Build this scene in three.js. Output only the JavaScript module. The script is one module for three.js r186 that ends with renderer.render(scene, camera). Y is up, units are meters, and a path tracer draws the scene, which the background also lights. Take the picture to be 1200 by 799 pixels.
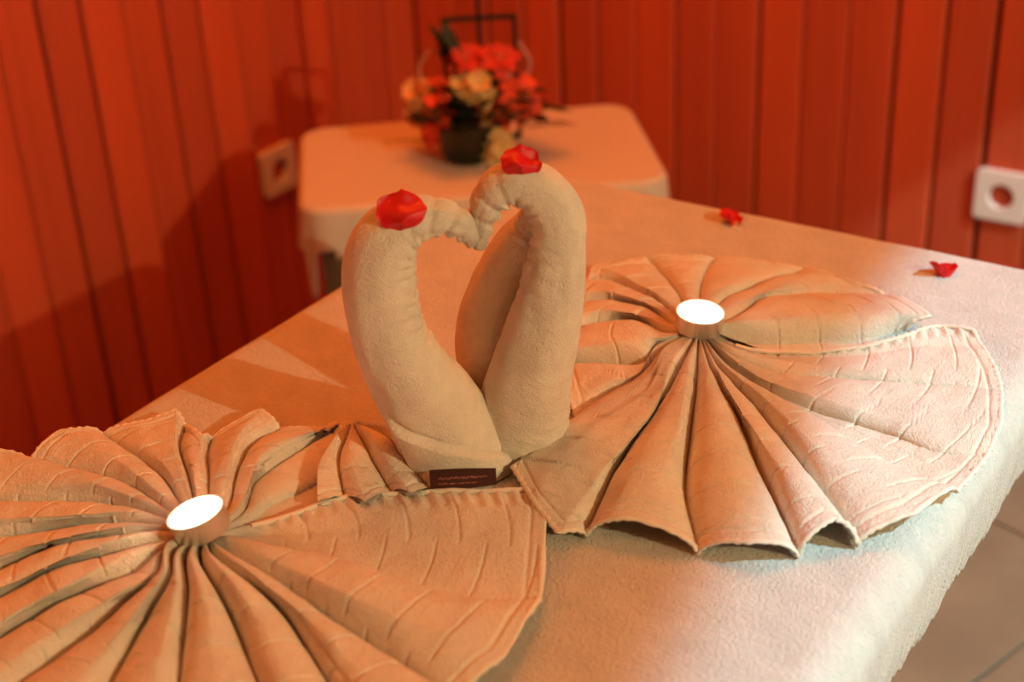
import * as THREE from 'three';
import { mergeGeometries } from 'three/addons/utils/BufferGeometryUtils.js';
import { ImprovedNoise } from 'three/addons/math/ImprovedNoise.js';
import { RoundedBoxGeometry } from 'three/addons/geometries/RoundedBoxGeometry.js';
import { RectAreaLightUniformsLib } from 'three/addons/lights/RectAreaLightUniformsLib.js';

// ---------------------------------------------------------------- camera, lights, exposure
const scene = new THREE.Scene();
scene.background = new THREE.Color(0x000000);
const renderer = new THREE.WebGLRenderer({ antialias: true });
renderer.toneMapping = THREE.LinearToneMapping;
renderer.toneMappingExposure = 1.04;
renderer.shadowMap.enabled = true;
RectAreaLightUniformsLib.init();

const BED = 0.72;                                   // height of the bed top above the floor
const camera = new THREE.PerspectiveCamera(25.63, 1200 / 799, 0.05, 20);
camera.position.set(0, BED + 0.58, 0);
camera.up.set(-0.22489, 0.88196, -0.41422);
camera.lookAt(-0.50346, BED + 0.58 - 0.46914, -0.72556);
camera.focus = 1.08;
camera.userData.fStop = 4.2;
scene.add(camera);

// room: corner of the two plank walls at (-1.75, -2.25)
const ROOM = { x0: -1.75, x1: 2.6, z0: -2.25, z1: 2.1, h: 2.45 };
const KEY = { at: [2.42, 2.17, -0.27], color: new THREE.Color(1.0, 0.93, 0.49), power: 11.4 };
const SPOT = { at: [1.269, 2.4, -1.3], to: [1.681, 1.489, -1.33], angle: 1.215, color: new THREE.Color(0.48, 0.87, 1), power: 19.5 };
const AMBER = { at: [-1.12, 2.4, -1.5], size: 0.8, color: new THREE.Color(1, 0.2, 0.02), power: 9.4 };
const SIDE_FILL = { at: [-1.50, 1.75, 0.1], to: [-0.6, 0.75, -0.6], size: 0.5, color: new THREE.Color(1, 0.22, 0.03), power: 4 };  // added amber fill for the front-left faces, not a lamp of the room

const keyLight = new THREE.PointLight(KEY.color, KEY.power, 0, 2);
keyLight.position.set(...KEY.at); keyLight.castShadow = true; keyLight.shadow.radius = 1.0;
keyLight.shadow.mapSize.set(2048, 2048); scene.add(keyLight);
const spotLight = new THREE.SpotLight(SPOT.color, SPOT.power, 0, SPOT.angle, 0.012, 2);
spotLight.position.set(...SPOT.at); spotLight.target.position.set(...SPOT.to); spotLight.castShadow = true;
spotLight.shadow.radius = 1.0; spotLight.shadow.mapSize.set(2048, 2048);
scene.add(spotLight, spotLight.target);
const amberLight = new THREE.RectAreaLight(AMBER.color, AMBER.power, AMBER.size, AMBER.size);
amberLight.position.set(...AMBER.at); amberLight.lookAt(AMBER.at[0], 0, AMBER.at[2]); scene.add(amberLight);
const sideFill = new THREE.RectAreaLight(SIDE_FILL.color, SIDE_FILL.power, SIDE_FILL.size, SIDE_FILL.size);
sideFill.position.set(...SIDE_FILL.at); sideFill.lookAt(...SIDE_FILL.to); scene.add(sideFill);

// towel pleats as measured, 0.1 mm
const RIGHT_FAN = [['E',[422,169,4],[818,159,-154],[1164,148,-476],[1392,140,-828],[1572,140,-1124],[1823,140,-1176]],
  ['V',[417,154,39],[836,129,-116],[1209,103,-405],[1559,100,-760],[1946,100,-1019]],
  ['R',[467,204,147],[801,168,46],[1259,142,-105],[1705,126,-352],[2156,110,-692]],
  ['V',[437,148,141],[914,116,137],[1287,84,-43],[1697,80,-202],[2285,80,-438]],
  ['R',[479,217,322],[870,193,464],[1294,170,457],[1690,143,435],[2097,117,387],[2425,90,34]],
  ['V',[422,148,259],[859,116,463],[1285,84,519],[1776,60,526],[2202,60,586],[2466,60,438]],
  ['V',[439,148,295],[901,116,569],[1304,84,673],[1704,60,827],[2061,60,952],[2425,60,974]],
  ['R',[471,248,482],[1047,256,857],[1576,240,1225],[1920,200,1360],[2311,160,1493]],
  ['V',[397,120,384],[952,60,851],[1458,30,1288],[2073,30,1831]],
  ['R',[507,270,656],[1045,300,1250],[1551,255,1663],[1924,210,1862]],
  ['V',[360,116,426],[791,52,926],[1188,20,1423],[1795,20,2122]],
  ['R',[443,280,712],[929,320,1481],[1292,250,1998],[1549,180,2328]],
  ['V',[235,116,495],[554,52,1193],[898,20,1946],[1230,20,2404]],
  ['R',[248,270,650],[590,300,1503],[730,250,2082],[809,200,2502]],
  ['V',[59,116,438],[225,52,1130],[335,20,1903],[514,20,2597]],
  ['R',[73,250,551],[311,260,1314],[343,190,2099],[400,120,2758]],
  ['R',[-15,240,454],[129,240,1124],[20,220,1737],[44,180,2347],[116,140,2592]],
  ['R',[-77,232,408],[59,224,957],[-75,200,1578],[-207,160,1950],[-273,120,2272]],
  ['V',[-195,124,245],[-133,68,691],[-231,40,1046],[-292,40,1395]],
  ['R',[-179,200,332],[-132,160,785],[-353,140,987],[-503,120,1178]],
  ['V',[-260,124,182],[-178,68,500],[-473,40,589],[-849,40,748]],
  ['R',[-174,240,285],[-356,240,384],[-632,200,578],[-819,160,789]],
  ['V',[-317,128,-11],[-648,76,-65],[-898,50,66],[-1052,50,354]],
  ['R',[-269,230,50],[-569,220,2],[-924,180,17],[-1137,140,183]],
  ['V',[-382,132,-189],[-785,84,-308],[-1039,60,-317],[-1286,60,-166]],
  ['R',[-319,220,-115],[-765,200,-274],[-1086,165,-329],[-1326,130,-319]],
  ['V',[-430,124,-339],[-895,68,-578],[-1255,40,-717],[-1418,40,-670]],
  ['R',[-370,210,-285],[-827,180,-562],[-1187,140,-752],[-1465,100,-839]],
  ['V',[-480,100,-617],[-872,30,-1042],[-1170,30,-1305]],
  ['R',[-355,187,-560],[-635,140,-1006],[-872,100,-1395]],
  ['V',[-371,100,-749],[-579,30,-1256],[-664,30,-1592]],
  ['R',[-204,187,-604],[-231,137,-1113],[-233,90,-1634]],
  ['V',[-160,100,-679],[-81,30,-1175],[138,30,-1754]],
  ['R',[3,200,-472],[159,160,-1041],[397,135,-1565],[728,110,-1572]],
  ['V',[10,124,-540],[148,68,-989],[601,40,-1368],[982,40,-1554]],
  ['R',[191,240,-210],[414,240,-398],[725,228,-694],[1102,204,-1019],[1463,180,-1163]],
  ['V',[206,135,-245],[489,90,-329],[794,46,-557],[1080,40,-740],[1317,40,-1052]],
  ['V',[279,132,-126],[568,84,-158],[888,36,-337],[1164,30,-532],[1383,30,-877]]];
const LEFT_FAN = [['E',[82,166,-244],[167,153,-382],[273,139,-602],[401,125,-895],[715,120,-1154],[1156,120,-1439],[1552,120,-1663]],
  ['V',[117,164,-223],[346,148,-346],[545,132,-541],[781,120,-785],[1227,120,-1038],[1746,120,-1356]],
  ['V',[124,159,-213],[565,137,-261],[903,116,-320],[1497,100,-382],[1881,100,-477],[2148,100,-660]],
  ['R',[221,253,-29],[801,267,33],[1209,280,74],[1697,237,45],[2046,193,-21],[2285,150,-63]],
  ['V',[73,132,-52],[712,84,67],[1104,36,147],[1606,30,203],[1924,30,251],[2201,30,294]],
  ['R',[206,260,96],[751,280,251],[1229,240,359],[1720,200,523],[2137,200,663]],
  ['V',[47,120,-13],[516,60,124],[974,30,299],[1430,30,541],[2031,30,860]],
  ['R',[190,280,169],[632,320,380],[964,260,523],[1396,200,788],[1908,200,1102]],
  ['V',[-10,120,62],[308,60,244],[674,30,473],[1084,30,744],[1852,30,1250]],
  ['R',[104,280,218],[484,320,513],[754,260,736],[1042,200,996],[1606,200,1505]],
  ['V',[-93,120,110],[129,60,327],[401,30,613],[705,30,966],[1382,30,1755]],
  ['R',[26,270,247],[326,300,575],[495,250,827],[715,200,1187],[1154,200,1903]],
  ['V',[-207,120,89],[-31,60,317],[160,30,677],[376,30,1159],[785,30,2071]],
  ['R',[-92,270,219],[159,300,524],[257,250,900],[323,200,1341],[448,200,2172]],
  ['V',[-257,120,139],[-106,60,401],[-21,30,782],[-46,30,1292],[-90,30,2211]],
  ['R',[-76,248,323],[45,256,552],[-30,244,851],[-112,212,1189],[-181,180,1522],[-317,180,2189]],
  ['V',[-246,132,217],[-281,84,436],[-388,36,710],[-445,30,1009],[-500,30,1296],[-658,30,2121]],
  ['R',[-187,248,281],[-289,256,572],[-338,248,880],[-429,224,1110],[-489,200,1261],[-815,200,2079]],
  ['V',[-384,135,127],[-577,90,340],[-710,46,561],[-756,40,807],[-800,40,1044],[-977,40,1988]],
  ['R',[-278,248,161],[-428,256,368],[-553,248,617],[-657,224,846],[-750,200,1045],[-1157,200,1914]],
  ['V',[-456,138,40],[-682,97,202],[-868,55,342],[-941,50,572],[-1041,50,842],[-1372,50,1743]],
  ['R',[-327,248,112],[-528,256,273],[-695,248,453],[-865,224,631],[-1027,200,814],[-1638,200,1503]],
  ['V',[-492,142,-13],[-735,103,74],[-929,65,247],[-1145,60,430],[-1327,60,601],[-1910,60,1149]],
  ['R',[-376,248,40],[-618,256,112],[-827,252,258],[-1086,236,401],[-1345,220,545],[-2010,220,913]],
  ['V',[-528,148,-97],[-864,116,-52],[-1132,84,58],[-1408,80,196],[-1654,80,324],[-2151,80,582]],
  ['R',[-424,248,-46],[-827,256,-48],[-1208,256,-14],[-1614,248,15],[-1942,240,45],[-2220,240,70]],
  ['V',[-564,148,-181],[-1012,116,-232],[-1386,84,-213],[-1697,80,-172],[-1872,80,-151]],
  ['R',[-446,248,-149],[-863,256,-257],[-1303,248,-376],[-1660,224,-431],[-1894,200,-440]],
  ['V',[-603,120,-336],[-1017,60,-513],[-1390,30,-616],[-1794,30,-742]],
  ['R',[-521,230,-326],[-855,220,-487],[-1255,170,-703],[-1560,120,-956]],
  ['R',[-531,230,-368],[-866,220,-607],[-1184,170,-919],[-1452,120,-1188]],
  ['V',[-686,100,-543],[-1070,30,-835],[-1295,30,-1118]],
  ['R',[-507,240,-437],[-711,213,-643],[-948,160,-947]],
  ['V',[-559,100,-615],[-811,30,-849],[-995,30,-1078]],
  ['R',[-271,240,-474],[-465,240,-733],[-730,190,-1135],[-873,140,-1498]],
  ['V',[-235,120,-461],[-490,60,-848],[-656,30,-1133],[-643,30,-1439]],
  ['R',[3,232,-293],[-110,224,-533],[-354,202,-940],[-391,166,-1194],[-254,130,-1553]],
  ['V',[-71,120,-368],[-296,60,-795],[-319,30,-1087],[-296,30,-1717]],
  ['R',[26,180,-324],[-93,120,-720],[-106,110,-1040],[-101,100,-1557]],
  ['V',[15,124,-342],[-10,68,-652],[66,40,-1009],[112,40,-1480]],
  ['V',[75,120,-293],[142,60,-565],[299,30,-821],[607,30,-1090]]];
const TAIL = [['R',[59,193,241],[200,187,603],[466,160,952]],
  ['V',[33,88,128],[220,60,431],[530,60,746]],
  ['R',[199,193,229],[451,187,525],[749,160,791]],
  ['V',[138,88,69],[420,60,293],[762,60,520]],
  ['R',[245,193,110],[587,187,323],[959,160,555]],
  ['V',[192,88,-84],[561,60,137],[968,60,355]],
  ['R',[288,193,-76],[690,187,112],[1111,160,290]]];
const TAIL_AT = [-0.6393, 0.02, -0.71];

// ---------------------------------------------------------------- helpers
let seed = 20240611;
function rnd() { seed = (seed + 0x6D2B79F5) | 0; let t = Math.imul(seed ^ (seed >>> 15), 1 | seed); t = (t + Math.imul(t ^ (t >>> 7), 61 | t)) ^ t; return ((t ^ (t >>> 14)) >>> 0) / 4294967296; }
const rr = (a, b) => a + (b - a) * rnd();
const perlin = new ImprovedNoise();
const noise = (x, y, z) => perlin.noise(x + 31.7, y + 17.3, z + 5.1);
const mix = (a, b, t) => a + (b - a) * t;
const sstep = (a, b, x) => { const t = Math.min(1, Math.max(0, (x - a) / (b - a))); return t * t * (3 - 2 * t); };
const V3 = (x, y, z) => new THREE.Vector3(x, y, z);
const taken = {};
function numbered(name) { const n = taken[name] || 0; taken[name] = n + 1; return n ? `${name}_${String(n).padStart(3, '0')}` : name; }
function mesh(name, geometry, material, parent) {
  const m = new THREE.Mesh(geometry, material); m.name = name; m.castShadow = m.receiveShadow = true; if (parent) parent.add(m); return m;
}
function tag(o, label, category, group) { o.userData.label = label; o.userData.category = category; if (group) o.userData.group = group; return o; }
function thing(name, label, category, at = [0, 0, 0], group) {
  const o = new THREE.Group(); o.name = numbered(name); o.position.set(...at); scene.add(o); return tag(o, label, category, group);
}
function struct(name, geometry, material) { const m = mesh(name, geometry, material, scene); m.userData.kind = 'structure'; return m; }
const moved = (g, x, y, z) => { g.translate(x, y, z); return g; };
function grid(nu, nv, f, uvf) {                       // indexed (nu+1) x (nv+1) surface
  const pos = [], uv = [], idx = [];
  for (let j = 0; j <= nv; j++) for (let i = 0; i <= nu; i++) { const p = f(i / nu, j / nv, i, j); pos.push(p[0], p[1], p[2]); const q = uvf ? uvf(i / nu, j / nv, p, i, j) : [i / nu, j / nv]; uv.push(q[0], q[1]); }
  for (let j = 0; j < nv; j++) for (let i = 0; i < nu; i++) { const a = j * (nu + 1) + i, b = a + 1, c = a + nu + 1, d = c + 1; idx.push(a, c, b, b, c, d); }
  const g = new THREE.BufferGeometry();
  g.setAttribute('position', new THREE.Float32BufferAttribute(pos, 3)); g.setAttribute('uv', new THREE.Float32BufferAttribute(uv, 2)); g.setIndex(idx); g.computeVertexNormals(); return g;
}
function dataTexture(n, f, srgb) {
  const a = new Uint8Array(n * n * 4);
  for (let y = 0; y < n; y++) for (let x = 0; x < n; x++) { const c = f(x, y), k = (y * n + x) * 4; for (let i = 0; i < 3; i++) a[k + i] = Math.max(0, Math.min(255, c[i] ?? c[0])); a[k + 3] = 255; }
  const t = new THREE.DataTexture(a, n, n); t.wrapS = t.wrapT = THREE.RepeatWrapping; t.magFilter = THREE.LinearFilter; t.minFilter = THREE.LinearMipmapLinearFilter; t.generateMipmaps = true;
  if (srgb) t.colorSpace = THREE.SRGBColorSpace; t.needsUpdate = true; return t;
}
function blurred(n, r, s = 1) {                       // tileable blurred white noise, 0..1
  let a = new Float32Array(n * n).map(() => rnd());
  for (let pass = 0; pass < 2; pass++) for (const [dx, dy] of [[1, 0], [0, 1]]) {
    const b = new Float32Array(n * n);
    const rx = dx ? Math.max(1, Math.round(r * s)) : r;
    for (let y = 0; y < n; y++) for (let x = 0; x < n; x++) { let v = 0; for (let k = -rx; k <= rx; k++) v += a[((y + dy * k + n * 8) % n) * n + ((x + dx * k + n * 8) % n)]; b[y * n + x] = v / (2 * rx + 1); }
    a = b;
  }
  let lo = 1, hi = 0; for (const v of a) { lo = Math.min(lo, v); hi = Math.max(hi, v); }
  return a.map(v => (v - lo) / (hi - lo));
}
// terry loops: fine bumps plus coarser tufts
const TN = 512;
const n1 = blurred(TN, 2), n2 = blurred(TN, 7), n3 = blurred(TN, 3, 4);
const terryBump = dataTexture(TN, (x, y) => [255 * (0.5 * n1[y * TN + x] + 0.3 * n2[y * TN + x] + 0.2 * n3[y * TN + x])]);
const terryRepeat = (m) => { const t = terryBump.clone(); t.repeat.set(1 / m, 1 / m); t.needsUpdate = true; return t; };
const n4 = blurred(256, 5), n5 = blurred(256, 24);
const towelTone = dataTexture(256, (x, y) => { const v = 0.93 + 0.05 * n4[y * 256 + x] + 0.04 * n5[y * 256 + x]; return [255 * v, 255 * v, 255 * v]; }, true);

// ---------------------------------------------------------------- materials
const std = (o) => new THREE.MeshStandardMaterial({ side: THREE.DoubleSide, ...o });
const lin = (r, g, b) => new THREE.Color().setRGB(r, g, b);
const toneMap = towelTone.clone(); toneMap.repeat.set(12, 12); toneMap.needsUpdate = true;
const M = {
  towel: std({ color: lin(0.76, 0.72, 0.62), roughness: 1, bumpMap: terryRepeat(0.05), bumpScale: 0.0016, map: toneMap }),
  towelHem: std({ color: lin(0.78, 0.74, 0.64), roughness: 1, bumpMap: terryRepeat(0.03), bumpScale: 0.0006 }),
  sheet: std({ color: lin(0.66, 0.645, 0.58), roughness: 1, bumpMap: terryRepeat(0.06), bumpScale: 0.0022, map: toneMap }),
  cloth: std({ color: lin(0.66, 0.58, 0.5), roughness: 0.95, bumpMap: terryRepeat(0.04), bumpScale: 0.0003 }),
  aluminium: std({ color: lin(0.8, 0.76, 0.7), roughness: 0.38, metalness: 0.9 }),
  wax: std({ color: lin(0.9, 0.9, 0.88), roughness: 0.5, emissive: lin(1, 0.99, 0.95), emissiveIntensity: 0.75 }),
  wick: std({ color: lin(0.75, 0.73, 0.68), roughness: 0.9 }),
  petal: new THREE.MeshPhysicalMaterial({ side: THREE.DoubleSide, color: lin(0.62, 0.004, 0.007), roughness: 0.5 }),
  socket: std({ color: lin(0.8, 0.78, 0.72), roughness: 0.35 }),
  socketDark: std({ color: lin(0.03, 0.03, 0.03), roughness: 0.6 }),
  metal: std({ color: lin(0.7, 0.68, 0.62), roughness: 0.3, metalness: 1 }),
  darkWood: std({ color: lin(0.12, 0.06, 0.03), roughness: 0.6 }),
  cabinet: std({ color: lin(0.2, 0.15, 0.07), roughness: 0.6 }),
  tagCloth: null,
};

// plank paint: red-brown stain with faint vertical grain
const grainN = blurred(256, 2), grainM = blurred(256, 20);
const plankMaps = [0, 1, 2].map(k => { const t = dataTexture(256, (x, y) => { const v = 0.86 + 0.08 * grainM[((y * 1 + k * 80) % 256) * 256 + x] + 0.08 * grainN[((Math.floor(y / 12) + k * 31) % 256) * 256 + x]; return [255 * v, 255 * v, 255 * v]; }, true); return t; });
const plankMats = [[0.63, 0.092, 0.027], [0.66, 0.097, 0.027], [0.61, 0.09, 0.029]].map((c, k) => std({ color: lin(...c), roughness: 0.6, map: plankMaps[k] }));
M.groove = std({ color: lin(0.08, 0.012, 0.006), roughness: 0.8 });
M.plaster = std({ color: lin(0.3, 0.06, 0.025), roughness: 0.95 });
M.ceiling = std({ color: lin(0.4, 0.26, 0.15), roughness: 0.95 });
const tileTone = dataTexture(256, (x, y) => { const v = 0.86 + 0.1 * n5[y * 256 + x] + 0.05 * n4[y * 256 + x]; return [255 * v, 255 * v, 250 * v]; }, true);
M.tile = std({ color: lin(0.3, 0.265, 0.18), roughness: 0.45, map: tileTone });
M.grout = std({ color: lin(0.2, 0.16, 0.11), roughness: 0.95 });

// ---------------------------------------------------------------- room shell
const { x0, x1, z0, z1, h: RH } = ROOM, TH = 0.12;
const box = (w, h, d, x, y, z) => moved(new THREE.BoxGeometry(w, h, d), x, y, z);
const floor = struct('floor', box(x1 - x0 + 2 * TH, TH, z1 - z0 + 2 * TH, (x0 + x1) / 2, -TH / 2 - 0.006, (z0 + z1) / 2), M.grout);
const ceiling = struct('ceiling', box(x1 - x0 + 2 * TH, TH, z1 - z0 + 2 * TH, (x0 + x1) / 2, RH + TH / 2, (z0 + z1) / 2), M.ceiling);
const wallLeft = struct('wall_left', box(TH, RH, z1 - z0, x0 - TH / 2 - 0.012, RH / 2, (z0 + z1) / 2), M.groove);
const wallBack = struct('wall_back', box(x1 - x0 + 2 * TH, RH, TH, (x0 + x1) / 2, RH / 2, z0 - TH / 2 - 0.012), M.groove);
struct('wall_right', box(TH, RH, z1 - z0, x1 + TH / 2, RH / 2, (z0 + z1) / 2), M.plaster);
struct('wall_front', box(x1 - x0 + 2 * TH, RH, TH, (x0 + x1) / 2, RH / 2, z1 + TH / 2), M.plaster);

// one vertical plank: chamfered long edges, front face at local z = 0
const plankCache = {};
function plankGeometry(w) {
  const key = w.toFixed(4); if (plankCache[key]) return plankCache[key];
  const c = 0.004, t = 0.012, s = new THREE.Shape();
  s.moveTo(-w / 2, -t); s.lineTo(w / 2, -t); s.lineTo(w / 2, -c); s.lineTo(w / 2 - c, 0); s.lineTo(-w / 2 + c, 0); s.lineTo(-w / 2, -c); s.closePath();
  const g = new THREE.ExtrudeGeometry(s, { depth: RH, bevelEnabled: false }); g.rotateX(-Math.PI / 2); g.scale(1, 1, -1);   // plan -> upright, front towards +z
  const idx = g.index; if (idx) { const a = idx.array; for (let i = 0; i < a.length; i += 3) { const q = a[i]; a[i] = a[i + 1]; a[i + 1] = q; } }
  const p = g.attributes.position, uv = g.attributes.uv; for (let i = 0; i < p.count; i++) uv.setXY(i, p.getX(i) / 0.3 + w * 37, p.getY(i) / 2.4);
  g.computeVertexNormals(); return plankCache[key] = g;
}
function planks(parent, from, to, pitch, anchor, place, gaps) {
  const k0 = Math.ceil((from - anchor) / pitch), k1 = Math.floor((to - anchor) / pitch);
  const edges = [[from, 0.001]]; for (let k = k0; k <= k1; k++) if (anchor + k * pitch - from > 0.03 && to - anchor - k * pitch > 0.03) edges.push([anchor + k * pitch, gaps[((k % gaps.length) + gaps.length) % gaps.length]]); edges.push([to, 0.001]);
  for (let i = 0; i < edges.length - 1; i++) {
    const a = edges[i][0] + edges[i][1] / 2, b = edges[i + 1][0] - edges[i + 1][1] / 2; if (b - a < 0.012) continue;
    const m = mesh('plank', plankGeometry(Math.round((b - a) * 2000) / 2000), plankMats[(i * 7 + 1) % 3], parent); place(m, (a + b) / 2);
  }
}
planks(wallLeft, z0, z1, 0.0785, -1.377, (m, s) => { m.position.set(x0, 0, s); m.rotation.y = Math.PI / 2; }, [0.0075, 0.002, 0.0006, 0.0065, 0.0065, 0.0015, 0.0075]);
planks(wallBack, x0, x1, 0.0785, -0.637, (m, s) => { m.position.set(s, 0, z0); }, [0.009, 0.003, 0.0006, 0.003, 0.0006, 0.006, 0.002, 0.0015, 0.0065, 0.0055]);

// floor tiles, laid at an angle to the walls
{
  const T = 0.42, a = 16.5 * Math.PI / 180, ca = Math.cos(a), sa = Math.sin(a), g = new RoundedBoxGeometry(T - 0.005, 0.012, T - 0.005, 1, 0.0015);
  for (let i = -8; i <= 8; i++) for (let j = -9; j <= 9; j++) {
    const u = i * T + T / 2, v = j * T + 0.11, x = -0.372 + u * ca + v * sa, z = -1.52 + u * sa - v * ca;
    if (x < x0 + 0.2 || x > x1 - 0.2 || z < z0 + 0.02 || z > z1 - 0.2) continue;
    const m = mesh('tile', g, M.tile, floor); m.position.set(x, -0.006, z); m.rotation.y = -a;
  }
}

// ---------------------------------------------------------------- draped covers (bed sheet, table cloth)
function cover(w, d, o) {                              // rounded-rectangle top centred on 0,0 at y = 0, falling over its edges
  const NU = o.nu || 720, R = o.corner, E = o.edge, per = [];
  const hw = w / 2, hd = d / 2, seg = [2 * (hw - R), Math.PI / 2 * R, 2 * (hd - R), Math.PI / 2 * R], P = 2 * (seg[0] + seg[1] + seg[2] + seg[3]);
  const outline = (s) => {                             // s in 0..P -> [x, z, nx, nz]; starts on the front edge (z = +hd) running +x
    let q = ((s % P) + P) % P;
    const corners = [[hw - R, hd - R, Math.PI / 2], [hw - R, -hd + R, 0], [-hw + R, -hd + R, -Math.PI / 2], [-hw + R, hd - R, Math.PI]];
    const runs = [[seg[0], [-hw + R, hd], [1, 0], [0, 1]], [2 * (hd - R), [hw, hd - R], [0, -1], [1, 0]], [seg[0], [hw - R, -hd], [-1, 0], [0, -1]], [2 * (hd - R), [-hw, -hd + R], [0, 1], [-1, 0]]];
    for (let k = 0; k < 4; k++) {
      const [len, st, dir, n] = runs[k]; if (q <= len) return [st[0] + dir[0] * q, st[1] + dir[1] * q, n[0], n[1]]; q -= len;
      if (q <= seg[1]) { const a = corners[k][2] - q / R; return [corners[k][0] + R * Math.cos(a), corners[k][1] + R * Math.sin(a), Math.cos(a), Math.sin(a)]; } q -= seg[1];
    }
    return [-hw + R, hd, 0, 1];
  };
  const NT = o.nt || 26, NE = 8, NS = o.ns || 14;
  const rows = NT + NE + NS + 2;
  const g = grid(NU, rows, (u, v, i, j) => {
    const s = u * P, [ox, oz, nx, nz] = outline(s); let x, y, z;
    if (j <= NT) { const k = Math.pow(j / NT, 0.75); const ix = ox - nx * E, iz = oz - nz * E; x = ix * k; z = iz * k; y = 0; }
    else if (j <= NT + NE) { const a = (j - NT) / NE * Math.PI / 2; x = ox - nx * E * (1 - Math.sin(a)); z = oz - nz * E * (1 - Math.sin(a)); y = -E * (1 - Math.cos(a)); }
    else { const k = Math.min(1, (j - NT - NE) / NS), D = o.drop(s, ox, oz), tuck = j > NT + NE + NS ? (j - NT - NE - NS) * 0.003 : 0; y = -E - (D - E) * k + tuck * 0.3; const wv = o.wave ? o.wave(s, k, ox, oz) : 0; x = ox + nx * (wv - tuck); z = oz + nz * (wv - tuck); }
    if (o.top) y += o.top(x, z) * (j <= NT + NE ? 1 : 0.5);
    return [x, y, z];
  }, (u, v, p, i, j) => { const s = u * P, [ox, oz, nx, nz] = outline(s), drop = Math.max(0, -p[1] - E); return [p[0] + nx * drop, p[2] + nz * drop]; });
  return { geometry: g, P };
}
// bed: 0.60 wide, left edge x = -0.833, far end z = -1.245
const BX = -0.532, BW = 0.602, BZ0 = -1.243, BL = 1.86, BZ = BZ0 + BL / 2;
{
  const bed = thing('massage_bed', 'wooden massage bed standing under the white terry sheet', 'bed', [BX, 0, BZ]);
  mesh('mattress', moved(new RoundedBoxGeometry(BW - 0.02, 0.075, BL - 0.02, 3, 0.025), 0, BED - 0.046, 0), M.cabinet, bed);
  mesh('frame', box(BW - 0.12, 0.05, BL - 0.16, 0, BED - 0.115, 0), M.darkWood, bed);
  for (const [sx, sz] of [[-1, -1], [-1, 1], [1, -1], [1, 1]]) {
    const g = new THREE.CylinderGeometry(0.022, 0.018, BED - 0.14, 16); mesh('leg', moved(g, sx * (BW / 2 - 0.1), (BED - 0.14) / 2, sz * (BL / 2 - 0.14) + (sz < 0 ? 0.16 : 0)), M.darkWood, bed);
  }
  const c = cover(BW, BL, {
    nu: 2400, nt: 50, ns: 16, corner: 0.045, edge: 0.026,
    drop: (s, ox, oz) => 0.094 + 0.0007 * Math.sin(s * 700) + 0.003 * noise(s * 9, 0, 0),
    wave: (s, k) => (0.003 * noise(s * 14, k * 0.6, 2) + 0.0022 * noise(s * 45, k * 0.5, 7) + 0.0006 * Math.sin(s * 700) * k) * (0.25 + k) - 0.008 * k * k,
    top: (x, z) => 0.0016 * noise(x * 5, z * 5, 3) + 0.0006 * noise(x * 18, z * 18, 9),
  });
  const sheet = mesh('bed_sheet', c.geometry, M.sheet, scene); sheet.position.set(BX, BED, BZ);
  tag(sheet, 'white terry fitted sheet with a frilled hem stretched over the massage bed', 'sheet');
}
function tableTop(w, d, r, t, y) {
  const s = new THREE.Shape(), a = w / 2, c = d / 2; s.moveTo(-a + r, -c); s.lineTo(a - r, -c); s.absarc(a - r, -c + r, r, -Math.PI / 2, 0); s.lineTo(a, c - r); s.absarc(a - r, c - r, r, 0, Math.PI / 2); s.lineTo(-a + r, c); s.absarc(-a + r, c - r, r, Math.PI / 2, Math.PI); s.lineTo(-a, -c + r); s.absarc(-a + r, -c + r, r, Math.PI, Math.PI * 1.5);
  const g = new THREE.ExtrudeGeometry(s, { depth: t - 0.004, bevelEnabled: true, bevelThickness: 0.002, bevelSize: 0.002, bevelSegments: 2 }); g.rotateX(-Math.PI / 2); g.translate(0, y + 0.002, 0); return g;
}
// corner table, turned to face the bed
const TA = Math.atan2(0.331, 0.393), TC = [-1.195, -1.68], TY = 0.52;
{
  const W = 0.515, D = 0.335;
  // back-left corner of the top at (-1.512,-1.633), back edge running to (-1.119,-1.964)
  const ux = Math.cos(TA), uz = -Math.sin(TA), vx = Math.sin(TA), vz = Math.cos(TA);
  const cx = -1.512 + ux * W / 2 + vx * D / 2, cz = -1.633 + uz * W / 2 + vz * D / 2;
  const t = thing('side_table', 'olive brown corner table carrying a peach cloth and flowers', 'table', [cx, 0, cz]); t.rotation.y = TA;
  mesh('table_top', tableTop(W - 0.024, D - 0.024, 0.04, 0.022, TY - 0.029), M.cabinet, t);
  mesh('body', box(W - 0.05, TY - 0.13, D - 0.05, 0, (TY - 0.13) / 2 + 0.1, 0), M.cabinet, t);
  for (const [sx, sz] of [[-1, -1], [-1, 1], [1, -1], [1, 1]]) mesh('leg', box(0.035, 0.1, 0.035, sx * (W / 2 - 0.05), 0.05, sz * (D / 2 - 0.05)), M.darkWood, t);
  const c = cover(W, D, {
    nu: 1100, nt: 14, ns: 18, corner: 0.045, edge: 0.012,
    drop: (s, ox, oz) => { return 0.062 + 0.012 * Math.sin(s * 17 + 1) + 0.07 * Math.exp(-Math.pow((s - 1.5874) / 0.0065, 4)) + 0.02 * sstep(0, 0.2, -oz); },
    wave: (s, k) => (0.006 * noise(s * 12, k * 0.4, 4) + 0.006) * k,
    top: (x, z) => 0.0015 * noise(x * 7, z * 7, 11),
  });
  const cl = mesh('tablecloth', c.geometry, M.cloth, scene); cl.position.set(cx, TY, cz); cl.rotation.y = TA;
  tag(cl, 'pale peach cloth hanging over the corner table under the flowers', 'tablecloth');
}

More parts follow.
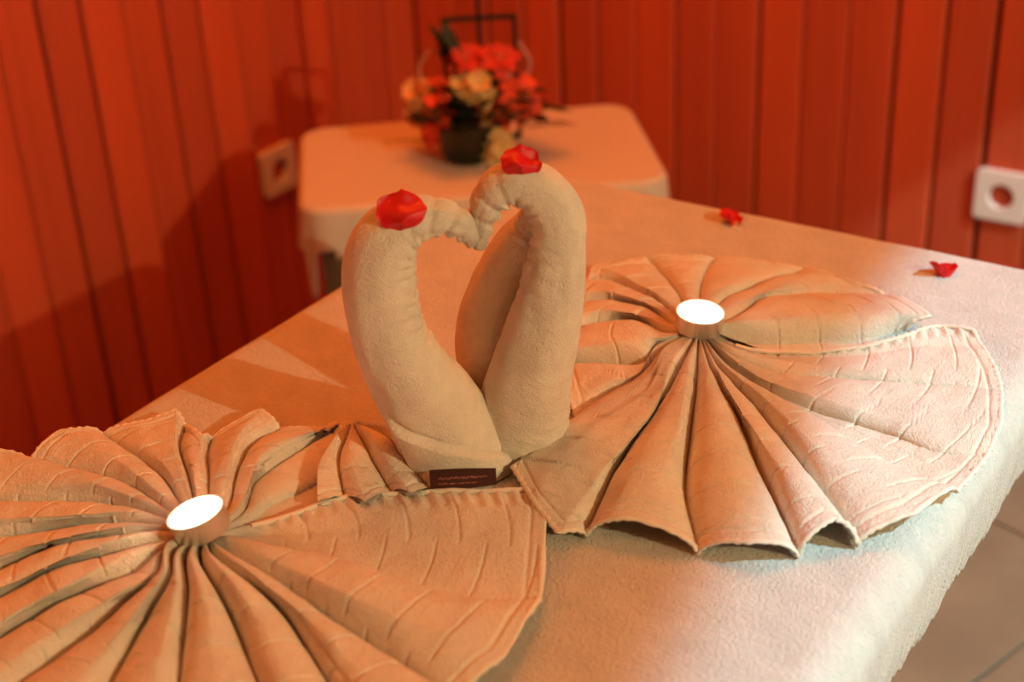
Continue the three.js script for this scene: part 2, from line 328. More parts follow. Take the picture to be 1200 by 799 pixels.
// ---------------------------------------------------------------- pleated towels
// spokes: [kind, ...points in 0.1 mm from the hub]; R ridge, V valley, E free edge
function pleated(spokes, o) {
  const N = o.n || 300, S = o.s || 14, K = spokes.length;
  const rows = spokes.map(([kind, ...p]) => {
    const q = p.map(a => V3(a[0] / 1e4, a[1] / 1e4, a[2] / 1e4));
    const f = q[0], r = Math.hypot(f.x, f.z) || 1; q.unshift(V3(f.x / r * o.hubR, o.hubY, f.z / r * o.hubR));
    const c = new THREE.CatmullRomCurve3(q, false, 'centripetal'); c.arcLengthDivisions = 300;
    return { kind, pts: c.getSpacedPoints(N), len: c.getLength() };
  });
  for (let k = 1; k < K - 1; k++) if (rows[k].kind === 'V') {         // near the hub a valley lies midway between its ridges
    const a = rows[k - 1].pts, b = rows[k + 1].pts, m = rows[k].pts;
    for (let i = 0; i <= N; i++) { const w = sstep(0.06, 0.5, i / N); m[i].x = mix((a[i].x + b[i].x) / 2, m[i].x, w); m[i].z = mix((a[i].z + b[i].z) / 2, m[i].z, w); m[i].y = Math.min(m[i].y, mix(Math.min(a[i].y, b[i].y) - 0.006, m[i].y, w)); }
  }
  const cols = [];
  for (let k = 0; k < K - 1; k++) {
    const A = rows[k], B = rows[k + 1], steps = k === K - 2 ? S + 1 : S;
    for (let s = 0; s < steps; s++) {
      const u = s / S; let hx = u, vy = u * u * (3 - 2 * u);
      if (A.kind === 'R' && B.kind === 'V') { hx = mix(u, Math.sin(u * Math.PI / 2), 0.92); vy = mix(vy, 1 - Math.pow(Math.cos(u * Math.PI / 2), 0.85), 0.92); }
      else if (A.kind === 'V' && B.kind === 'R') { hx = mix(u, 1 - Math.cos(u * Math.PI / 2), 0.92); vy = mix(vy, Math.pow(Math.sin(u * Math.PI / 2), 0.85), 0.92); }
      const col = []; for (let i = 0; i <= N; i++) { const a = A.pts[i], b = B.pts[i]; col.push(V3(mix(a.x, b.x, hx), mix(a.y, b.y, vy), mix(a.z, b.z, hx))); }
      col.len = mix(A.len, B.len, u); col.fromEdge = k === 0 && A.kind === 'E' ? s / S : 9; cols.push(col);
    }
  }
  const C = cols.length - 1; let w = 0;
  cols.forEach((c, k) => { if (k) w += c[Math.floor(N * 0.8)].distanceTo(cols[k - 1][Math.floor(N * 0.8)]); c.w = w; });
  // soft irregularity
  for (const c of cols) for (let i = 0; i <= N; i++) { const p = c[i], f = sstep(0.05, 0.3, i / N); p.y = Math.max(0.0012, p.y + f * (0.0016 * noise(p.x * 30 + o.salt, p.z * 30, 1) + 0.0008 * noise(p.x * 80, p.z * 80, o.salt))); }
  let g = grid(C, N, (u, v, i, j) => { const p = cols[i][j]; return [p.x, p.y, p.z]; }, (u, v, p, i, j) => [cols[i].w, cols[i].len * v]);
  // woven check: sunken lines across and along the pleats, seam along the rim, gathers on the free edge
  const pos = g.attributes.position, nor = g.attributes.normal, pitch = 0.033;
  for (let j = 0; j <= N; j++) for (let i = 0; i <= C; i++) {
    const c = cols[i], r = Math.hypot(c[j].x, c[j].z), along = c.len * j / N, pan = Math.floor(c.w / 0.062), fr = c.w / 0.062 - pan;
    const off = (pan % 2) * 0.42 + 0.15 * Math.sin(pan * 12.9), q = r / pitch + off, dr = Math.abs(q - Math.round(q)) * pitch;
    let dep = 0.0012 * Math.exp(-Math.pow(dr / 0.0008, 2)) * sstep(0.04, 0.06, r);
    const cell = Math.floor(q + 0.5), has = Math.sin(pan * 78.2 + cell * 37.7) > 0.1;
    if (has) { const dw = Math.min(fr, 1 - fr) * 0.062 * Math.min(1, r / (0.8 * c.len)); dep = Math.max(dep, 0.0013 * Math.exp(-Math.pow(dw / 0.0009, 2)) * sstep(0.07, 0.1, r)); }
    const edge = c.len - along; dep = Math.max(dep, 0.0012 * Math.exp(-Math.pow((edge - 0.009) / 0.0014, 2)));
    if (c.fromEdge < 1) { const d = c.fromEdge * 0.03; dep += 0.0024 * (0.5 + 0.5 * Math.sin(r * 2 * Math.PI / 0.0105)) * (1 - sstep(0.008, 0.02, d)) * sstep(0.02, 0.05, r); }
    const k = j * (C + 1) + i; if (nor.getY(k) < 0) dep = -dep;
    pos.setXYZ(k, pos.getX(k) - nor.getX(k) * dep, pos.getY(k) - nor.getY(k) * dep, pos.getZ(k) - nor.getZ(k) * dep);
  }
  g.computeVertexNormals();
  // underside, coarser
  const st = 3, C2 = Math.floor(C / st), N2 = Math.floor(N / st);
  const under = grid(C2, N2, (u, v, i, j) => { const a = Math.min(C, i === C2 ? C : i * st), b = j === N2 ? N : j * st, k = b * (C + 1) + a, s = nor.getY(k) < 0 ? -1 : 1; return [pos.getX(k), Math.max(0.0003, pos.getY(k) - 0.003), pos.getZ(k)]; });
  const body = mergeGeometries([g, under]);
  // hem: a flattened rope along the free border
  const border = []; for (let j = Math.floor(N * 0.12); j < N; j += 2) border.push(cols[0][j].clone()); for (let i = 0; i <= C; i++) border.push(cols[i][N].clone()); for (let j = N - 1; j > N * 0.3; j -= 2) border.push(cols[C][j].clone());
  const line = [border[0]]; for (const p of border) if (p.distanceTo(line[line.length - 1]) > 0.0016) line.push(p);
  const M8 = 8; let run = 0;
  const hem = grid(M8, line.length - 1, (u, v, i, j) => {
    const p = line[j], t = line[Math.min(line.length - 1, j + 1)].clone().sub(line[Math.max(0, j - 1)]).normalize(), side = V3(0, 1, 0).cross(t).normalize(), up = t.clone().cross(side).normalize();
    if (i === 0 && j) run += p.distanceTo(line[j - 1]);
    const a = u * Math.PI * 2, rad = 0.0016 + 0.0005 * Math.sin(run * 2 * Math.PI / 0.0062);
    return [p.x + side.x * Math.cos(a) * rad * 1.3 + up.x * Math.sin(a) * rad, Math.max(0.0004, p.y - 0.0012 + side.y * Math.cos(a) * rad * 1.3 + up.y * Math.sin(a) * rad), p.z + side.z * Math.cos(a) * rad * 1.3 + up.z * Math.sin(a) * rad];
  }, (u, v, p) => [u * 0.012, run]);
  return { body, hem };
}
function towelFan(label, at, spokes, salt) {
  const t = thing('towel_fan', label, 'towel', at);
  const f = pleated(spokes, { hubR: 0.006, hubY: 0.022, salt });
  mesh('pleated_cloth', f.body, M.towel, t); mesh('hem', f.hem, M.towelHem, t); return t;
}
towelFan('cream towel pleated into a round fan, its hem lit white by a lamp', [-0.4778, BED + 0.001, -0.9491], RIGHT_FAN, 3);
towelFan('cream towel pleated into a round fan reaching the brown tag', [-0.6268, BED + 0.001, -0.5428], LEFT_FAN, 8);

// ---------------------------------------------------------------- towel swans
function roll(path, o = {}) {                          // path: [x, y, z, radius]
  const c = new THREE.CatmullRomCurve3(path.map(p => V3(p[0], p[1], p[2]))), rad = new THREE.CatmullRomCurve3(path.map(p => V3(p[3], 0, 0)));
  const NR = o.rings || 220, NM = o.around || 84, F = c.computeFrenetFrames ? null : null;
  const P = [], T = [], Rr = [], S = [0];
  for (let i = 0; i <= NR; i++) { const u = i / NR; P.push(c.getPoint(u)); T.push(c.getTangent(u)); Rr.push(rad.getPoint(u).x); if (i) S.push(S[i - 1] + P[i].distanceTo(P[i - 1])); }
  const cap = 0.9, side = []; let n = V3(0.55, 0, 0.835).sub(T[0].clone().multiplyScalar(T[0].dot(V3(0.55, 0, 0.835)))).normalize();
  for (let i = 0; i <= NR; i++) { n = n.clone().sub(T[i].clone().multiplyScalar(T[i].dot(n))).normalize(); side.push(n); }
  const salt = o.salt || 0, total = S[NR];
  return grid(NM, NR + 2, (u, v, i, jj) => {
    const j = Math.min(NR, Math.max(0, jj - 1)), a = u * Math.PI * 2, p = P[j], t = T[j], nn = side[j], b = t.clone().cross(nn);
    const dir = nn.clone().multiplyScalar(Math.cos(a)).addScaledVector(b, Math.sin(a));
    let r = Rr[j] * (jj === 0 || jj === NR + 2 ? 0.02 : 1);
    const a2 = T[Math.min(NR, j + 6)].clone().sub(T[Math.max(0, j - 6)]), bend = a2.length(), inner = bend > 1e-4 ? Math.max(0, a2.normalize().dot(dir)) : 0;
    const s = S[j], ends = sstep(0, 0.004, s) * sstep(0, 0.012, total - s);
    let d = 0.0016 * noise(Math.cos(a) * 1.3 + salt, Math.sin(a) * 1.3, s * 22) + 0.0009 * noise(Math.cos(a) * 3, Math.sin(a) * 3 + salt, s * 60);
    d += -(o.wr ?? 0.0022) * Math.pow(Math.abs(Math.sin(Math.PI * (s / 0.0115 + 0.5 * noise(a, s * 30, salt)))), 3) * Math.pow(inner, 1.5) * Math.min(1, bend * 6);
    d -= (o.wr ?? 0.0022) * 0.5 * sstep(total - 0.075, total - 0.03, s) * Math.pow(Math.abs(Math.sin(Math.PI * s / 0.013 + a * 0.5 + salt)), 6) * (o.head ? 1 : 0);
    if (o.seam !== undefined) { let q = (a - o.seam - s * (o.twist || 0)) / (2 * Math.PI); q -= Math.floor(q); d += 0.0035 * (1 - q) - 0.0018 - 0.0016 * Math.exp(-Math.pow(Math.min(q, 1 - q) / 0.012, 2)); }
    if (o.wrap) { let q = a > Math.PI ? a - 2 * Math.PI : a; const sc = mix(0.088, 0.036, (q + 0.55) / 1.5), w = sstep(-0.95, -0.6, q) * (1 - sstep(0.95, 1.25, q)); d += w * (0.0056 * (1 - sstep(sc - 0.003, sc + 0.0005, s)) * sstep(0.0, 0.02, s) - 0.0016 * Math.exp(-Math.pow((s - sc - 0.001) / 0.0018, 2))); }
    r = Math.max(0.0002, r + d * ends * Math.min(1, r / 0.012));
    return [p.x + dir.x * r, Math.max(0.0015, p.y + dir.y * r), p.z + dir.z * r];
  }, (u, v, p, i, j) => [u * 0.16, S[Math.min(NR, Math.max(0, j - 1))]]);
}
const LEFT_NECK = [[-0.5535, 0.695, -0.7365, 0.041], [-0.5575, 0.722, -0.7305, 0.0405], [-0.5671, 0.7589, -0.7195, 0.0356], [-0.5793, 0.7999, -0.7067, 0.0297], [-0.5867, 0.8315, -0.6994, 0.0263], [-0.5879, 0.865, -0.6962, 0.0247], [-0.5831, 0.893, -0.6994, 0.0229], [-0.5729, 0.9075, -0.7085, 0.0186], [-0.5593, 0.9107, -0.7198, 0.0138], [-0.548, 0.9061, -0.7297, 0.0108], [-0.5417, 0.8962, -0.7363, 0.0078], [-0.5402, 0.888, -0.7373, 0.0034]];
const RIGHT_NECK = [[-0.531, 0.70, -0.7624, 0.036], [-0.5265, 0.737, -0.7655, 0.034], [-0.5185, 0.7792, -0.7683, 0.0297], [-0.5092, 0.8173, -0.772, 0.0255], [-0.5012, 0.8542, -0.7749, 0.0222], [-0.4964, 0.8837, -0.7756, 0.0196], [-0.4958, 0.9051, -0.7737, 0.0188], [-0.5038, 0.9214, -0.7684, 0.0181], [-0.5172, 0.9294, -0.7596, 0.0158], [-0.5287, 0.9228, -0.752, 0.0141], [-0.5348, 0.9101, -0.7468, 0.0108], [-0.5373, 0.8959, -0.7439, 0.008], [-0.5377, 0.8845, -0.7425, 0.004]];
const RIGHT_REAR = [[-0.5575, 0.71, -0.7809, 0.0294], [-0.5615, 0.7543, -0.7843, 0.0278], [-0.5625, 0.7917, -0.7836, 0.0261], [-0.553, 0.8284, -0.7839, 0.0231], [-0.5372, 0.8616, -0.7847, 0.0197], [-0.5175, 0.8889, -0.7833, 0.0163], [-0.5057, 0.9063, -0.7767, 0.0138]];
const shift = (path, at) => path.map(p => [p[0] - at[0], p[1] - at[1], p[2] - at[2], p[3]]);
{
  const at = [-0.555, BED, -0.733];
  const s = thing('towel_swan', 'cream towel rolled into a swan with the brown tag at its foot', 'towel swan', at);
  mesh('neck_roll', roll(shift(LEFT_NECK, at), { salt: 2, seam: 2.6, twist: 6, head: true, wr: 0.0032, wrap: true }), M.towel, s);
  const tc = pleated(TAIL, { hubR: 0.004, hubY: 0.016, salt: 5, n: 90, s: 14 });
  const tail = mesh('tail', tc.body, M.towel, s); tail.position.set(TAIL_AT[0] - at[0], 0.0015, TAIL_AT[2] - at[2]);
  // woven tag with two lines of worn pale print
  const cv = document.createElement('canvas'); cv.width = 256; cv.height = 64; const g = cv.getContext('2d');
  g.fillStyle = '#3a120c'; g.fillRect(0, 0, 256, 64); g.strokeStyle = '#b07c6c'; g.lineWidth = 3.2; g.lineCap = 'round';
  for (const [y, x0_, x1_, h] of [[28, 34, 222, 9], [46, 34, 190, 5]]) { let x = x0_; while (x < x1_) { const w = rr(3, 7); g.globalAlpha = rr(0.35, 0.9); g.beginPath(); g.moveTo(x, y + h * rr(-0.2, 0.5)); g.quadraticCurveTo(x + w / 2, y - h * rr(0.2, 1), x + w, y + h * rr(-0.1, 0.5)); g.stroke(); x += w + rr(1.5, 3); } }
  g.globalAlpha = 1;
  const tx = new THREE.CanvasTexture(cv); tx.colorSpace = THREE.SRGBColorSpace;
  M.tagCloth = std({ color: 0xffffff, map: tx, roughness: 0.75 });
  const a = V3(-0.5460, 0, -0.6805), b = V3(-0.5095, 0, -0.7075), nrm = V3(0.55, 0, 0.835).normalize();
  const front = (o) => (u, v) => { const x = mix(a.x, b.x, u), z = mix(a.z, b.z, u), bow = 0.0022 * Math.sin(u * Math.PI), y = 0.0125 + v * (0.0135 - 0.002 * u) + 0.002 * Math.sin(u * Math.PI) * v; return [x + nrm.x * (bow + o - v * 0.002) - at[0], y, z + nrm.z * (bow + o - v * 0.002) - at[2]]; };
  const tg = mesh('tag', mergeGeometries([grid(16, 4, front(0.0115)), grid(16, 4, front(0.0105))]), M.tagCloth, s); tg.userData.label = 'dark brown woven tag with pale print';
}
{
  const at = [-0.53, BED, -0.765];
  const s = thing('towel_swan', 'cream towel rolled into a taller swan with two neck rolls, bowing beside the lit fan', 'towel swan', at);
  mesh('neck_roll', roll(shift(RIGHT_NECK, at), { salt: 12, seam: 4.2, twist: 4, head: true, wr: 0.003 }), M.towel, s);
  mesh('rear_roll', roll(shift(RIGHT_REAR, at), { salt: 17, seam: 1, twist: 3 }), M.towel, s);
}

// ---------------------------------------------------------------- tea lights
function teaLight(label, at, tilt) {
  const t = thing('tea_light', label, 'candle', at, null); t.rotation.set(tilt[0], 0, tilt[1]);
  const R = 0.019, Hh = 0.015, p = [[0, 0], [R - 0.0015, 0], [R - 0.0004, 0.0012], [R, Hh], [R + 0.0007, Hh + 0.0002], [R + 0.0005, Hh + 0.0008], [R - 0.0005, Hh + 0.0004], [R - 0.0009, 0.004]].map(a => new THREE.Vector2(...a));
  mesh('cup', new THREE.LatheGeometry(p, 64), M.aluminium, t);
  const w = [[0, Hh - 0.0018], [0.006, Hh - 0.0019], [R - 0.003, Hh - 0.0016], [R - 0.0007, Hh - 0.0004], [R - 0.0008, Hh - 0.006]].map(a => new THREE.Vector2(...a));
  mesh('wax', new THREE.LatheGeometry(w, 64), M.wax, t);
  mesh('wick', moved(new THREE.CylinderGeometry(0.0006, 0.0006, 0.005, 8), -0.001, Hh + 0.0003, 0.001), M.wick, t);
  const l = new THREE.PointLight(new THREE.Color(1, 0.85, 0.6), 0.004, 0, 2); l.position.set(0, Hh + 0.012, 0); l.castShadow = true; l.shadow.radius = 0.4; t.add(l);
}
teaLight('lit tea light in a metal cup on the fan beside the taller swan', [-0.4778, BED + 0.0235, -0.9491], [0, -0.1]);
teaLight('lit tea light in a metal cup on the fan in front of the left swan', [-0.6268, BED + 0.0255, -0.5428], [0.1, 0.22]);

// ---------------------------------------------------------------- rose petals
function petalGeometry(w, l, cup, curl, salt) {
  const f = (o) => (u, v) => {
    const x = (u - 0.5) * 2, y = v * 2 - 1, wid = Math.sqrt(Math.max(0, 1 - Math.pow(Math.abs(y), 3))) * (0.72 + 0.28 * v) * (1 + 0.22 * noise(v * 3 + salt * 7, x > 0 ? 4 : 9, salt)), X = x * wid * w / 2, Z = y * l / 2;
    const e = x * x * wid * wid, fold = cup * 0.8 * Math.sin(x * 2.6 + salt) * (0.3 + v); return [X, fold + cup * (e * 0.9 + y * y * 0.5) - curl * Math.pow(Math.max(0, v - 0.7) / 0.3, 2) + 0.003 * noise(X * 90, Z * 90, salt * 3) + o, Z];
  };
  return mergeGeometries([grid(20, 20, f(0.0006)), grid(20, 20, f(0))]);
}
function rosePetal(label, at, rot, w, l, cup, curl, salt) {
  const m = mesh(numbered('rose_petal'), petalGeometry(w, l, cup, curl, salt), M.petal, scene); m.position.set(...at); m.rotation.set(...rot, 'YXZ'); tag(m, label, 'petal');
}
rosePetal('red rose petal lying on the head of the left swan above the brown tag', [-0.5665, 0.9235, -0.6985], [0.62, 0.58, -0.08], 0.037, 0.025, 0.006, 0.004, 1);
rosePetal('red rose petal perched on the head of the taller swan', [-0.5105, 0.9465, -0.7565], [0.6, 0.58, -0.05], 0.029, 0.019, 0.008, 0.005, 2);
rosePetal('dark red rose petal on the sheet behind the taller swan, away from the lamplight', [-0.572, BED + 0.002, -1.1997], [0.1, 0.5, 0.05], 0.024, 0.022, 0.008, 0.002, 3);
rosePetal('narrow red rose petal on the sheet near the white lit bed edge', [-0.3601, BED + 0.002, -1.1811], [0.05, 0.75, -0.1], 0.030, 0.016, 0.007, 0.002, 4);

// ---------------------------------------------------------------- wall sockets
function wallSocket(label, at, turn) {
  const t = thing('wall_socket', label, 'socket', at); t.rotation.y = turn; const S = 0.08;
  const sh = new THREE.Shape(), r = 0.007, q = S / 2; sh.moveTo(-q + r, -q); sh.lineTo(q - r, -q); sh.quadraticCurveTo(q, -q, q, -q + r); sh.lineTo(q, q - r); sh.quadraticCurveTo(q, q, q - r, q); sh.lineTo(-q + r, q); sh.quadraticCurveTo(-q, q, -q, q - r); sh.lineTo(-q, -q + r); sh.quadraticCurveTo(-q, -q, -q + r, -q);
  const hole = new THREE.Path(); hole.absarc(0, 0, 0.0215, 0, Math.PI * 2, true); sh.holes.push(hole);
  mesh('frame', new THREE.ExtrudeGeometry(sh, { depth: 0.008, bevelEnabled: true, bevelThickness: 0.002, bevelSize: 0.0018, bevelSegments: 3, curveSegments: 24 }), M.socket, t);
  const cup = [[0, -0.012], [0.0195, -0.012], [0.0205, -0.0105], [0.0212, 0.0095], [0.0235, 0.0105]].map(a => new THREE.Vector2(...a)); const g = new THREE.LatheGeometry(cup, 40); g.rotateX(Math.PI / 2);
  mesh('recess', g, M.socket, t);
  for (const s of [-1, 1]) { const p = new THREE.CylinderGeometry(0.0026, 0.0026, 0.002, 14); p.rotateX(Math.PI / 2); mesh('pin_hole', moved(p, s * 0.0095, 0, -0.0107), M.socketDark, t); }
  for (const s of [-1, 1]) mesh('earth_clip', box(0.004, 0.002, 0.016, 0, s * 0.0198, -0.002), M.metal, t);
}
wallSocket('white wall socket on the red planks beside the bed end, in the pool of lamplight', [-0.600, 0.3535, z0 + 0.002], 0);
wallSocket('white wall socket on the red planks beside the corner table', [x0 + 0.002, 0.345, -1.818], Math.PI / 2);

// ---------------------------------------------------------------- flowers on the corner table
{
  const F = {
    pot: std({ color: lin(0.004, 0.009, 0.004), roughness: 0.25 }),
    lily: std({ color: lin(0.75, 0.07, 0.02), roughness: 0.7 }),
    lilyDeep: std({ color: lin(0.55, 0.035, 0.015), roughness: 0.75 }),
    cream: std({ color: lin(0.72, 0.5, 0.2), roughness: 0.8 }),
    peach: std({ color: lin(0.75, 0.36, 0.13), roughness: 0.8 }),
    leaf: std({ color: lin(0.008, 0.018, 0.006), roughness: 0.6 }),
    leafOlive: std({ color: lin(0.05, 0.06, 0.015), roughness: 0.7 }),
    dry: std({ color: lin(0.16, 0.07, 0.03), roughness: 0.9 }),
    ribbon: std({ color: lin(0.6, 0.3, 0.24), roughness: 0.4 }),
    iron: std({ color: lin(0.012, 0.006, 0.005), roughness: 0.6, metalness: 0.2 }),
  };
  const B = [-1.199, TY + 0.002, -1.645];
  const t = thing('flower_arrangement', 'orange and cream flowers with dark leaves in a dark green pot', 'flowers', B);
  const prof = [[0, 0], [0.034, 0], [0.038, 0.004], [0.043, 0.03], [0.044, 0.052], [0.046, 0.056], [0.044, 0.058], [0.041, 0.055], [0.04, 0.045], [0, 0.045]].map(a => new THREE.Vector2(...a));
  mesh('pot', new THREE.LatheGeometry(prof, 48), F.pot, t);
  // one petal / leaf blade lying along +z from the origin
  const blade = (w, l, lift, droop, cup, point = 0.8) => grid(8, 12, (u, v) => { const x = (u - 0.5) * 2, wd = Math.pow(Math.sin(Math.PI * Math.pow(v, point)), 0.8) * (1 - 0.15 * v) + 0.06 * (1 - v); const e = x * wd; return [e * w / 2, lift * v - droop * v * v + cup * e * e * (1 - v * 0.4) + 0.0008 * Math.sin(v * 17 + x * 3), v * l]; });
  const lilyPetals = [blade(0.029, 0.036, 0.026, 0.028, 0.004), blade(0.025, 0.033, 0.03, 0.024, 0.005)];
  const roundPetals = [0, 1, 2].map(k => blade(0.017 + 0.003 * k, 0.016 + 0.005 * k, 0.017 - 0.004 * k, 0.004 + 0.005 * k, 0.006, 1.3));
  const leaves = [blade(0.024, 0.07, 0.02, 0.025, 0.004), blade(0.034, 0.055, 0.012, 0.02, 0.004), blade(0.009, 0.085, 0.03, 0.015, 0.001)];
  const camDir = V3(-B[0], 0.75, -B[2]).normalize();
  const facing = (p, out, w) => { const q = new THREE.Quaternion().setFromUnitVectors(V3(0, 1, 0), V3(...p).sub(V3(0, 0.03, 0)).normalize().multiplyScalar(1 - w).addScaledVector(camDir, w).normalize()); out.quaternion.copy(q); };
  const bloom = (name, p, s, mat, kind, spin) => {
    const b = new THREE.Group(); b.name = name; b.position.set(...p); facing(p, b, 0.55); b.scale.setScalar(s); t.add(b);
    if (kind === 'lily') {
      for (let k = 0; k < 6; k++) { const m = mesh('petal', lilyPetals[k % 2], mat, b); m.rotation.y = spin + k * Math.PI / 3 + rr(-0.15, 0.15); m.scale.setScalar(rr(0.9, 1.12)); }
      for (let k = 0; k < 4; k++) { const g = new THREE.CylinderGeometry(0.0005, 0.0007, 0.02, 6); g.translate(0, 0.01, 0); g.rotateX(0.3); const m = mesh('stamen', g, F.peach, b); m.rotation.y = spin + k * 1.57; }
    } else for (let ring = 0; ring < 3; ring++) { const n = 5 + ring * 2; for (let k = 0; k < n; k++) { const m = mesh('petal', roundPetals[ring], mat, b); m.rotation.y = spin + k * 2 * Math.PI / n + ring * 0.4 + rr(-0.2, 0.2); m.position.y = 0.003 * (2 - ring); m.scale.setScalar(rr(0.88, 1.15)); } }
    const d = V3(...p), stem = new THREE.TubeGeometry(new THREE.QuadraticBezierCurve3(V3(d.x * 0.15, 0.045, d.z * 0.15), V3(d.x * 0.4, mix(0.045, d.y, 0.7), d.z * 0.4), d), 10, 0.0016, 6); mesh('stem', stem, F.leaf, t);
  };
  const L = (q) => [q[0] - B[0], q[1] - B[1], q[2] - B[2]];
  const O = [['o1', -1.213, 0.655, -1.668, 1.0, 1], ['o2', -1.172, 0.654, -1.692, 1.0, 1], ['o3', -1.243, 0.617, -1.630, 0.85, 0], ['o4', -1.230, 0.586, -1.622, 1.05, 0], ['o5', -1.140, 0.602, -1.692, 1.2, 0], ['o6', -1.165, 0.580, -1.672, 0.75, 0], ['o7', -1.250, 0.556, -1.63, 0.75, 0]];
  O.forEach(([, x, y, z, s, deep], k) => bloom('lily', L([x, y, z]), s, deep ? F.lilyDeep : F.lily, 'lily', k * 0.7));
  const Cc = [[-1.186, 0.622, -1.658, 1.15, 0], [-1.208, 0.624, -1.648, 1.0, 0], [-1.160, 0.545, -1.652, 1.35, 0], [-1.268, 0.612, -1.625, 1.1, 1], [-1.268, 0.583, -1.625, 0.95, 1]];
  Cc.forEach(([x, y, z, s, p], k) => bloom('carnation', L([x, y, z]), s, p ? F.peach : F.cream, 'round', k * 1.1));
  for (let k = 0; k < 34; k++) {
    const a = k * 2.399, rad = rr(0.012, 0.055), hgt = rr(0.05, 0.1), g = leaves[k % 2], m = mesh('leaf', g, k % 4 ? F.leaf : F.leafOlive, t);
    m.position.set(Math.cos(a) * rad, hgt, Math.sin(a) * rad); m.rotation.set(rr(-0.9, -0.1), Math.PI / 2 - a, 0, 'YXZ'); m.scale.setScalar(rr(0.6, 1));
  }
  for (const [x, y, z, ry, rx, s, mat] of [[-1.148, 0.60, -1.70, 1.2, -0.5, 1, F.leaf], [-1.138, 0.58, -1.70, 1.9, -0.15, 1, F.leaf], [-1.135, 0.566, -1.70, 1.6, 0.05, 1.0, F.dry], [-1.14, 0.56, -1.69, 2.0, 0.1, 0.9, F.dry], [-1.25, 0.545, -1.62, -0.9, 0.1, 0.8, F.dry], [-1.225, 0.63, -1.655, -2.2, -1.25, 1.3, F.leaf], [-1.228, 0.64, -1.655, -1.6, -1.15, 1.1, F.leaf]]) {
    const m = mesh('leaf', leaves[mat === F.dry ? 2 : 0], mat, t); m.position.set(...L([x, y, z])); m.rotation.set(rx, ry, 0, 'YXZ'); m.scale.setScalar(s);
  }
  // dark leaves standing between the blooms
  for (const [x, y, z, ry, rx, s] of [[-1.205, 0.585, -1.63, 0.6, -1.2, 0.9], [-1.195, 0.58, -1.63, 1.2, -1.0, 0.9], [-1.19, 0.59, -1.635, 0.2, -0.9, 0.8], [-1.215, 0.6, -1.635, -0.2, -1.2, 0.9], [-1.158, 0.628, -1.66, 0.8, -0.9, 0.5], [-1.13, 0.585, -1.675, 1.0, -0.6, 0.8], [-1.125, 0.575, -1.685, 1.4, -0.4, 0.8], [-1.245, 0.588, -1.6, -0.3, -0.6, 0.45], [-1.228, 0.625, -1.65, -1.2, -1.4, 1.0], [-1.222, 0.64, -1.652, -0.9, -1.45, 1.1], [-1.215, 0.62, -1.648, 0.5, -1.3, 0.7], [-1.146, 0.6, -1.70, 2.0, -0.45, 0.8], [-1.146, 0.59, -1.70, 2.3, -0.2, 0.8], [-1.15, 0.575, -1.69, 2.1, 0.05, 0.8], [-1.15, 0.58, -1.67, 1.5, -0.1, 0.7], [-1.2, 0.575, -1.625, 0.3, -0.5, 0.7]]) {
    const m = mesh('leaf', leaves[1], F.leaf, t); m.position.set(...L([x, y, z])); m.rotation.set(rx, ry, 0, 'YXZ'); m.scale.setScalar(s);
  }
  // pale looped wires left and right
  for (const pts of [[[-1.262, 0.60, -1.64], [-1.278, 0.645, -1.645], [-1.262, 0.672, -1.652]], [[-1.15, 0.61, -1.71], [-1.138, 0.65, -1.72], [-1.152, 0.68, -1.715]], [[-1.185, 0.615, -1.66], [-1.165, 0.635, -1.672], [-1.15, 0.64, -1.69]]]) mesh('ribbon', new THREE.TubeGeometry(new THREE.CatmullRomCurve3(pts.map(q => V3(...L(q)))), 20, 0.0022, 8), F.ribbon, t);

  // iron frame with a tall centre rod standing behind the pot
  const fr = thing('iron_stand', 'black iron frame with a tall centre rod behind the flowers', 'stand', [-1.221, TY + 0.002, -1.717]);
  const ua = Math.atan2(1.7474 - 1.6881, 1.2616 - 1.179), hw = 0.051; fr.rotation.y = ua;
  const tube = (w, h, x, y) => moved(new RoundedBoxGeometry(w, h, 0.007, 1, 0.0015), x, y, 0);
  mesh('top_bar', tube(hw * 2 + 0.007, 0.007, 0, 0.183), F.iron, fr);
  for (const s of [-1, 1]) mesh('post', tube(0.007, 0.183, s * hw, 0.0915), F.iron, fr);
  mesh('foot_bar', tube(hw * 2 + 0.007, 0.007, 0, 0.0035), F.iron, fr);
  mesh('centre_rod', tube(0.0065, 0.36, 0, 0.18), F.iron, fr);
}

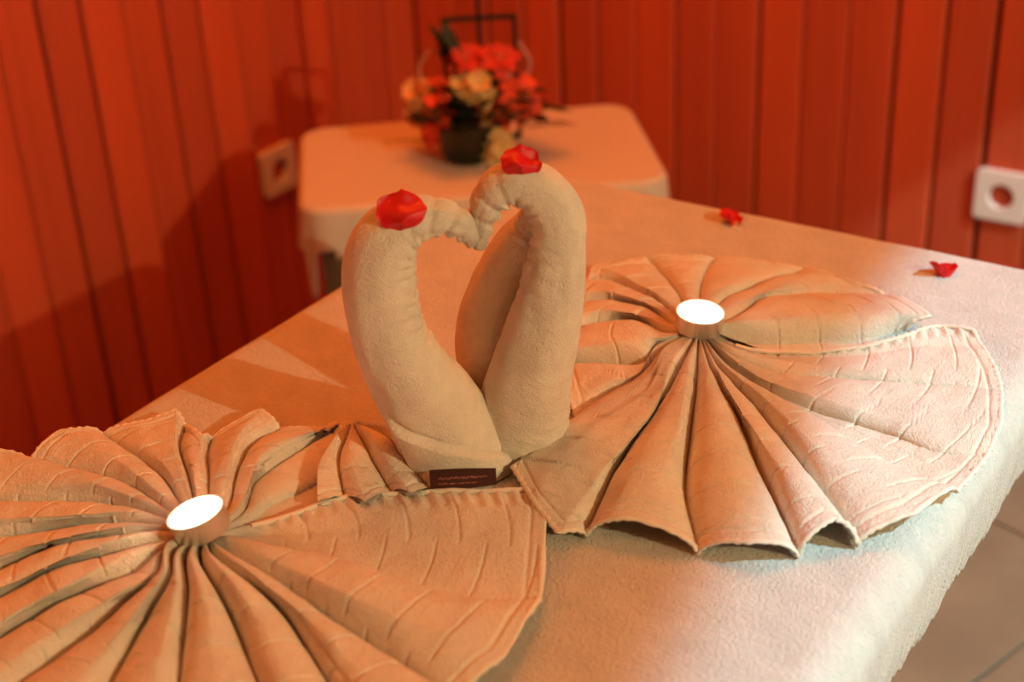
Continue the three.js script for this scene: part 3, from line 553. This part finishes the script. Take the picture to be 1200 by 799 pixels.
// ---------------------------------------------------------------- lamps of the room, plus an added amber side fill (all outside the picture)
{
  const w = thing('wall_lamp', 'small warm globe lamp on the right wall', 'lamp', [KEY.at[0], KEY.at[1], KEY.at[2]]);
  const glow = std({ color: lin(0.9, 0.85, 0.7), emissive: KEY.color, emissiveIntensity: 2, roughness: 0.5 });
  mesh('bulb', new THREE.SphereGeometry(0.03, 32, 20), glow, w);
  const arm = new THREE.CylinderGeometry(0.008, 0.008, x1 - KEY.at[0] - 0.03, 12); arm.rotateZ(Math.PI / 2); mesh('arm', moved(arm, (x1 - KEY.at[0]) / 2 + 0.012, 0, 0), M.metal, w);
  const pl = new THREE.CylinderGeometry(0.05, 0.05, 0.015, 32); pl.rotateZ(Math.PI / 2); mesh('wall_plate', moved(pl, x1 - KEY.at[0] - 0.008, 0, 0), M.metal, w);

  const s = thing('spot_lamp', 'white spotlight on a ceiling stem aimed at the bed end', 'lamp', SPOT.at);
  const dir = V3(...SPOT.to).sub(V3(...SPOT.at)).normalize(), q = new THREE.Quaternion().setFromUnitVectors(V3(0, -1, 0), dir);
  const can = [[0.0, 0.1], [0.03, 0.1], [0.034, 0.09], [0.034, 0.012], [0.03, 0.012], [0.03, 0.085]].map(a => new THREE.Vector2(...a));
  const c = mesh('housing', new THREE.LatheGeometry(can, 32), M.metal, s); c.quaternion.copy(q);
  const lens = mesh('lens', moved(new THREE.CylinderGeometry(0.029, 0.029, 0.004, 32), 0, 0.02, 0), std({ color: lin(0.9, 0.9, 0.9), emissive: SPOT.color, emissiveIntensity: 2 }), s); lens.quaternion.copy(q);
  const top = dir.clone().multiplyScalar(-0.095); const stemH = RH - SPOT.at[1] - top.y; mesh('stem', moved(new THREE.CylinderGeometry(0.007, 0.007, stemH, 12), top.x, top.y + stemH / 2, top.z), M.metal, s);

  const a = thing('amber_panel', 'square amber light panel under the ceiling', 'lamp', [AMBER.at[0], AMBER.at[1] + 0.004, AMBER.at[2]]);
  mesh('frame', box(AMBER.size + 0.06, RH - AMBER.at[1] - 0.008, AMBER.size + 0.06, 0, (RH - AMBER.at[1]) / 2 + 0.002, 0), M.metal, a);
  mesh('diffuser', box(AMBER.size, 0.003, AMBER.size, 0, -0.0012, 0), std({ color: lin(0.8, 0.5, 0.3), emissive: AMBER.color, emissiveIntensity: 0.8 }), a);

  const sp = thing('amber_panel', 'square amber fill panel added by the left plank wall to warm the shaded sides', 'lamp', SIDE_FILL.at); sp.lookAt(...SIDE_FILL.to);  // unseen body for the added side fill
  mesh('frame', moved(new RoundedBoxGeometry(SIDE_FILL.size + 0.03, SIDE_FILL.size + 0.03, 0.02, 2, 0.004), 0, 0, -0.0145), M.metal, sp);
  mesh('diffuser', box(SIDE_FILL.size, SIDE_FILL.size, 0.003, 0, 0, -0.0035), std({ color: lin(0.8, 0.5, 0.3), emissive: SIDE_FILL.color, emissiveIntensity: 0.8 }), sp);
}
scene.traverse(o => { if (o.isMesh) { o.castShadow = true; o.receiveShadow = true; } });
renderer.render(scene, camera);
